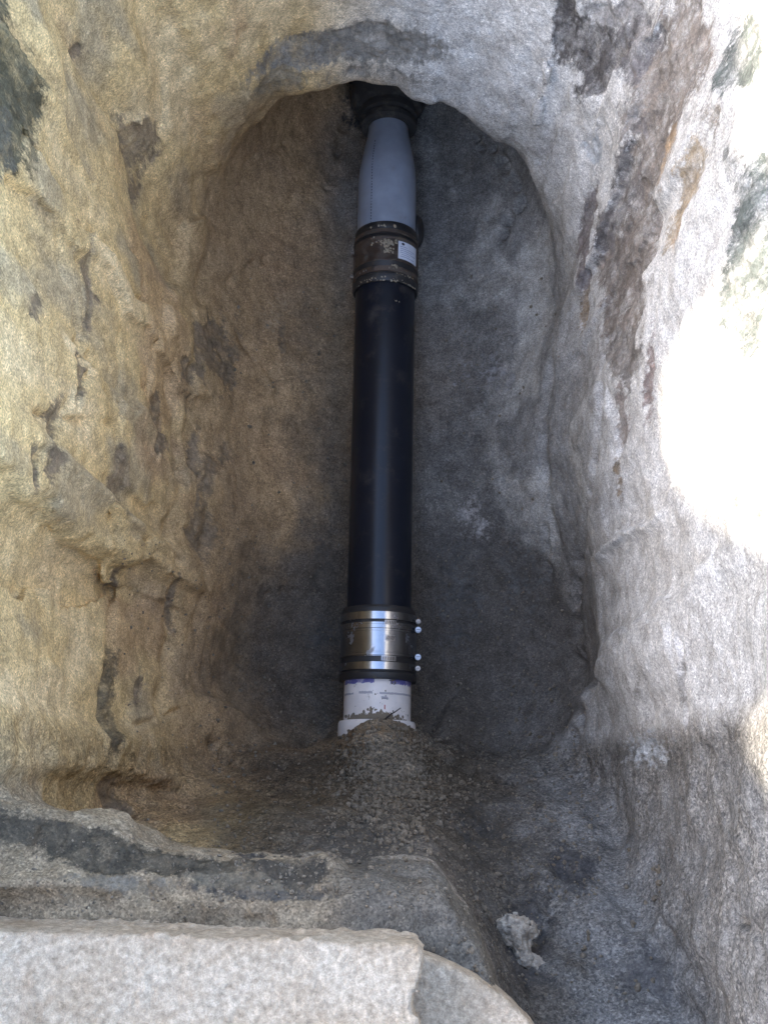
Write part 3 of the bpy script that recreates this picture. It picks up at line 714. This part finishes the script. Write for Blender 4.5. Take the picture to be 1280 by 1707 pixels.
# old hub
hub = lathe('old_hub', [(1.925, 0.060), (1.925, 0.074), (1.930, 0.082), (1.944, 0.083), (1.948, 0.076), (1.956, 0.076), (1.960, 0.086), (1.974, 0.087), (1.978, 0.080), (1.988, 0.082), (1.994, 0.098), (2.015, 0.112), (2.06, 0.114), (2.075, 0.104), (2.3, 0.10)], M_clay, pipe, wob=0.02); hub['label'] = 'dark soil-caked hub of the old pipe in the undercut'
# ---- steel-jacketed coupling
cp = lathe('shielded_coupling', [(0.296, 0.0870), (0.296, 0.0985), (0.301, 0.1005), (0.312, 0.1000), (0.316, 0.0965), (0.470, 0.0965), (0.478, 0.0955), (0.483, 0.092), (0.484, 0.085)], M_rubber, pipe); cp['label'] = 'steel-jacketed coupling around white and black pipe ends'
lathe('steel_shield', [(0.352, 0.0960), (0.3525, 0.0985), (0.364, 0.0988), (0.3645, 0.0982), (0.416, 0.0982), (0.4165, 0.0988), (0.438, 0.0985), (0.4385, 0.0960)], M_steel, cp)
for (y0, y1, r) in ((0.318, 0.339, 0.1000), (0.3535, 0.3615, 0.1008), (0.4215, 0.4335, 0.1008), (0.4445, 0.466, 0.1000)):
    lathe('clamp_band', tube_ring(y0, y1, r), M_steel, cp)
def box(name, cx, cy, cz, sx, sy, sz, m, parent, rot=None, bev=0.0008):
    bm = bmesh.new(); bmesh.ops.create_cube(bm, size=1)
    for v in bm.verts: v.co = Vector((v.co.x * sx, v.co.y * sy, v.co.z * sz))
    if bev: bmesh.ops.bevel(bm, geom=bm.edges[:], offset=bev, segments=2, affect='EDGES')
    for f in bm.faces: f.smooth = False
    me = bpy.data.meshes.new(name); bm.to_mesh(me); o = link(name, me, m, parent)
    o.location = (cx, cy, cz)
    if rot: o.rotation_euler = rot
    return o
def slots(cy, a0, a1, r, lean, parent, ly=0.0115, n=6):
    """perforated strip of a worm-drive band: a raised plate with dark slots"""
    patch('worm_strip', cy - ly / 2, cy + ly / 2, a0 - 1.2, a1 + 1.2, r, M_bolt, parent, 0.0016)
    bm = bmesh.new()
    for k in range(n):
        a_ = R(a0 + (a1 - a0) * (k + .5) / n); rr = r + 0.0019; hw_ = 0.00085; hl = ly * 0.36
        vs = []
        for p, q in ((-hw_ , -hl), (hw_, -hl), (hw_, hl), (-hw_, hl)):
            p2 = p + lean * q
            vs.append(bm.verts.new((rr * math.sin(a_) + p2 * math.cos(a_), cy + q, rr * math.cos(a_) - p2 * math.sin(a_))))
        bm.faces.new(vs)
    me = bpy.data.meshes.new('slots'); bm.to_mesh(me); link('band_slots', me, M_slot, parent)
slots(0.4370, 10, 25, 0.1010, 0.25, cp); slots(0.3980, 12, 24, 0.0986, 0.5, cp, 0.014); slots(0.3460, 6, 25, 0.1005, -0.1, cp, 0.012, 8)
def screw(yy, a, r, parent, s=1.0, m=None, length=0.024):
    """hex screw head on a worm housing, the screw lying tangent to the band"""
    a_ = R(a); c = Vector((r * math.sin(a_), yy, r * math.cos(a_)))
    n = Vector((math.sin(a_), 0, math.cos(a_))); t = Vector((math.cos(a_), 0, -math.sin(a_)))
    bm = bmesh.new()
    def cyl(cc, ax, rad, ln, seg, bev=0):
        ret = bmesh.ops.create_cone(bm, cap_ends=True, segments=seg, radius1=rad, radius2=rad * (0.92 if seg == 6 else 1), depth=ln)
        q = Vector((0, 0, 1)).rotation_difference(ax)
        for v in ret['verts']: v.co = q @ v.co + cc
    up = Vector((0, 0, 1))
    cyl(c + n * 0.004 - t * 0.004, up, 0.0062 * s, 0.012, 14)
    cyl(c + n * 0.004 + up * 0.008 - t * .004, up, 0.0068 * s, 0.004, 20)
    cyl(c + n * 0.004 + up * 0.0125 - t * .004, up, 0.0052 * s, 0.006, 6)
    me = bpy.data.meshes.new('screw'); bm.to_mesh(me)
    o = link('clamp_screw', me, m or M_bolt, parent)
    bm2 = bmesh.new(); cc = c + n * 0.004 + up * 0.0157 - t * .004
    bm2.faces.new([bm2.verts.new(cc + Vector(p)) for p in ((-0.0045 * s, -0.0007, 0), (0.0045 * s, -0.0007, 0), (0.0045 * s, 0.0007, 0), (-0.0045 * s, 0.0007, 0))])
    me = bpy.data.meshes.new('slot'); bm2.to_mesh(me); link('screw_slot', me, M_slot, parent)
    return o
M_bolt2 = plastic('dull_bolt', (0.35, 0.31, 0.28), 0.4, 0, None, metallic=0.9)
for yy, s, m_ in ((0.3285, 0.95, M_bolt2), (0.3575, 1.12, M_bolt), (0.4275, 1.12, M_bolt), (0.449, 0.9, M_bolt2)):
    screw(yy, 74, 0.103, cp, s, m_)
# ---- upper rubber coupling with muddy bands
uc = lathe('rubber_coupling', [(1.388, 0.0845), (1.388, 0.0900), (1.392, 0.0925), (1.410, 0.0928), (1.414, 0.0900), (1.437, 0.0895), (1.441, 0.0915), (1.530, 0.0915), (1.535, 0.0885), (1.548, 0.0882), (1.553, 0.0905), (1.568, 0.0900), (1.572, 0.0880), (1.572, 0.0845)], M_rubber, pipe); uc['label'] = 'muddy black rubber coupling with a white paper label'
for (y0, y1) in ((1.416, 1.433), (1.536, 1.5475)): lathe('clamp_band', tube_ring(y0, y1, 0.0932), M_dullsteel, uc)
lathe('steel_shield', [(1.449, 0.0895), (1.4495, 0.0925), (1.455, 0.0925), (1.4555, 0.0922), (1.518, 0.0922), (1.5185, 0.0926), (1.524, 0.0925), (1.5245, 0.0895)], M_dullsteel, uc)
for yy, a_ in ((1.425, -72), (1.50, -72)):
    screw(yy, a_, 0.094, uc, 0.8, M_bolt2)
for a_ in (-40, -36, -49): splat('bright_nick', 1.424, a_, 0.001, 0.6, 0.0935, M_bolt, uc, 2, 0.0022)
lab = patch('paper_label', 1.458, 1.512, 22, 66, 0.0926, M_paper, uc, 0.0004, 20, 0, 2)
def disc(yy, a, r, rad, m, parent, sx=1.0):
    bm = bmesh.new(); a_ = R(a)
    bm.faces.new([bm.verts.new(((r) * math.sin(a_) + rad * sx * math.cos(t) * math.cos(a_), yy + rad * math.sin(t), r * math.cos(a_) - rad * sx * math.cos(t) * math.sin(a_) + 0.0002)) for t in [2 * math.pi * k / 20 for k in range(20)]])
    me = bpy.data.meshes.new('emblem'); bm.to_mesh(me); return link('emblem', me, m, parent)
disc(1.5045, 31, 0.0936, 0.0042, M_ink, lab, 1.2)
for k, (y_, a0, a1) in enumerate(((1.495, 26, 40), (1.489, 26, 58), (1.483, 26, 52), (1.477, 26, 60), (1.471, 28, 46), (1.465, 26, 57))):
    patch('print_line', y_, y_ + 0.0018, a0, a1, 0.0931, M_ink2, lab, 0.0004, 8, 0.0006, 1)
for (yy, aa, sy, sa, n, s) in ((1.555, -8, .002, 8, 8, .004), (1.556, 16, .001, 1, 3, .005), (1.50, 2, .007, 7, 40, .0045), (1.478, 4, .005, 4, 26, .004), (1.512, -25, .006, 9, 8, .004),
                               (1.43, 16, .003, 5, 26, .0045), (1.425, -2, .002, 10, 9, .003), (1.41, 35, .002, 10, 14, .003), (1.395, -20, .002, 22, 20, .003), (1.388, 14, .001, 34, 40, .0028), (1.505, 24, .002, 3, 4, .004)):
    splat('mud_splash', yy, aa, sy, sa, 0.0922 if yy < 1.54 else 0.0905, M_mud, uc, n, s * .8)
splat('mud_splash', 1.33, 22, .004, 3, RP, M_mud, bp_, 5, .002)
# dark gasket lug sticking out on the right behind the coupling
bm = bmesh.new(); ret = bmesh.ops.create_uvsphere(bm, u_segments=24, v_segments=14, radius=1)
for v in bm.verts: v.co = Vector((v.co.x * 0.022, v.co.y * 0.052, v.co.z * 0.030))
for f in bm.faces: f.smooth = True
me = bpy.data.meshes.new('lug'); bm.to_mesh(me); lug = link('rubber_lug', me, M_rubber, uc); lug.location = (0.088, 1.60, -0.02)
# little root sticking out of the heap onto the white pipe
def twig(name, pts, rad, m, label=None, cat=None, parent=None):
    cu = bpy.data.curves.new(name, 'CURVE'); cu.dimensions = '3D'; cu.bevel_depth = rad; cu.bevel_resolution = 2
    sp = cu.splines.new('POLY'); sp.points.add(len(pts) - 1)
    for i, p in enumerate(pts): sp.points[i].co = (*p, 1); sp.points[i].radius = 1 - 0.5 * i / (len(pts) - 1)
    o0 = bpy.data.objects.new('t', cu); C.objects.link(o0)
    me = bpy.data.meshes.new_from_object(o0.evaluated_get(bpy.context.evaluated_depsgraph_get())); bpy.data.objects.remove(o0)
    for p in me.polygons: p.use_smooth = True
    o = link(name, me, m, parent)
    me.materials.clear(); me.materials.append(m)
    if label: tag(o, label, cat)
    return o
twig('twig', [tuple(at(642, 1199, 0.104)), tuple(at(652, 1190, 0.104)), tuple(at(658, 1187, 0.106)), tuple(at(668, 1180, 0.108))], 0.0022, M_root, 'short black twig lying against the foot of the white pipe', 'twig')

# ------------------------------------------------------------------ added unseen sun blocker on the left bank: its crest is shaped to throw the shade
lit = [(1340,310),(1275,390),(1205,470),(1140,560),(1106,640),(1112,760),(1178,840),(1262,890),(1345,940),(1320,1150),(1234,1222),(1279,1300)]
HX = -2.7; crest = []
for p in lit:
    h = hit(*p)[0]
    if h is None: continue
    t_ = (HX - h.x) / sdir.x; q = h + sdir * t_; crest.append((q.y, q.z))
crest.sort(); print('crest', [(round(a, 2), round(b, 2)) for a, b in crest])
CY = [-4.0, -2.6, -1.4, -0.5, crest[0][0] - 0.12] + [c[0] for c in crest] + [crest[-1][0] + 0.15, 2.2, 3.4, 4.6]
CZ = [1.55, 2.6, 3.4, 3.75, 3.6] + [c[1] for c in crest] + [3.75, 3.8, 2.7, 1.55]
gx_ = np.linspace(HX - 2.0, HX + 1.45, 110, dtype=np.float32); gy_ = np.linspace(-4, 4.6, 330, dtype=np.float32)
GX, GY = np.meshgrid(gx_, gy_, indexing='ij'); hc = np.interp(GY, CY, CZ)
Pn = np.stack([GX.ravel(), GY.ravel(), 0 * GX.ravel()], 1).astype(np.float32)
prof = np.clip(1 - np.abs(GX - HX) / np.where(GX > HX, 1.42, 1.95), 0, 1)
hz_ = 1.56 + (hc - 1.56) * prof**1.1 + (0.05 * fbm(Pn, 5, 4, 7) ).reshape(GX.shape) * sstep(0.95, 0.6, prof) * sstep(0, 0.1, prof)
vv = np.stack([GX.ravel(), GY.ravel(), hz_.ravel()], 1)
a_, b_ = GX.shape; ii = np.arange(a_ * b_).reshape(a_, b_)
ff = np.stack([ii[:-1, :-1].ravel(), ii[1:, :-1].ravel(), ii[1:, 1:].ravel(), ii[:-1, 1:].ravel()], 1)
tag(link('sun_blocker', np_mesh('sun_blocker', vv, ff), mg), 'unseen heap added beside the pit to block the sun', 'soil heap')

# ------------------------------------------------------------------ loose grit lying on the heap, the near face and the ledge
bvh2 = BVHTree.FromPolygons([tuple(v) for v in V.tolist()], Fq[(fy < 1.7) & (fz < 1.35)].tolist())
M_grit = concrete_material('grit_stones', None, (0.07, 0.060, 0.046, 1), (0.38, 0.33, 0.25, 1), 120)
def crumbs(name, regions, label):
    base = bmesh.new(); bmesh.ops.create_icosphere(base, subdivisions=1, radius=1)
    bv = np.array([v.co[:] for v in base.verts]); bf = np.array([[v.index for v in f.verts] for f in base.faces]); base.free()
    VV, FF = [], []; off = 0
    for (x0, x1, y0, y1, n, s0, s1) in regions:
        for k in range(n):
            px, py = (random.uniform(x0, x1), random.uniform(y0, y1)) if x1 - x0 > 200 else (random.gauss((x0 + x1) / 2, (x1 - x0) / 3.2), random.gauss((y0 + y1) / 2, (y1 - y0) / 3.0))
            h = bvh2.ray_cast(CO, ray(px, py))
            if h[0] is None: continue
            s = s0 + (s1 - s0) * random.random()**3
            v = bv * (1 + rng.uniform(-0.35, 0.25, (len(bv), 1))) * s * rng.uniform(0.6, 1.2, 3)
            VV.append(v + np.array(h[0]) + np.array(h[1]) * s * 0.25); FF.append(bf + off); off += len(bv)
    VV = np.concatenate(VV); FF = np.concatenate(FF)
    me = bpy.data.meshes.new(name); me.from_pydata(VV.tolist(), [], FF.tolist()); me.update()
    return tag(link(name, me, M_grit), label, kind='stuff')
crumbs('loose_grit', [(575, 725, 1220, 1380, 3000, 0.0012, 0.0085), (760, 1100, 1330, 1680, 90, 0.003, 0.009), (330, 960, 1120, 1260, 260, 0.002, 0.008), (380, 940, 450, 1100, 500, 0.0012, 0.006), (350, 1000, 1240, 1500, 1800, 0.0012, 0.005), (0, 700, 1360, 1530, 500, 0.0010, 0.0028),
                      (740, 900, 1380, 1700, 500, 0.0010, 0.004), (200, 950, 900, 1250, 700, 0.001, 0.004)], 'loose grit and crumbs of soil scattered over heap, face and ledge')
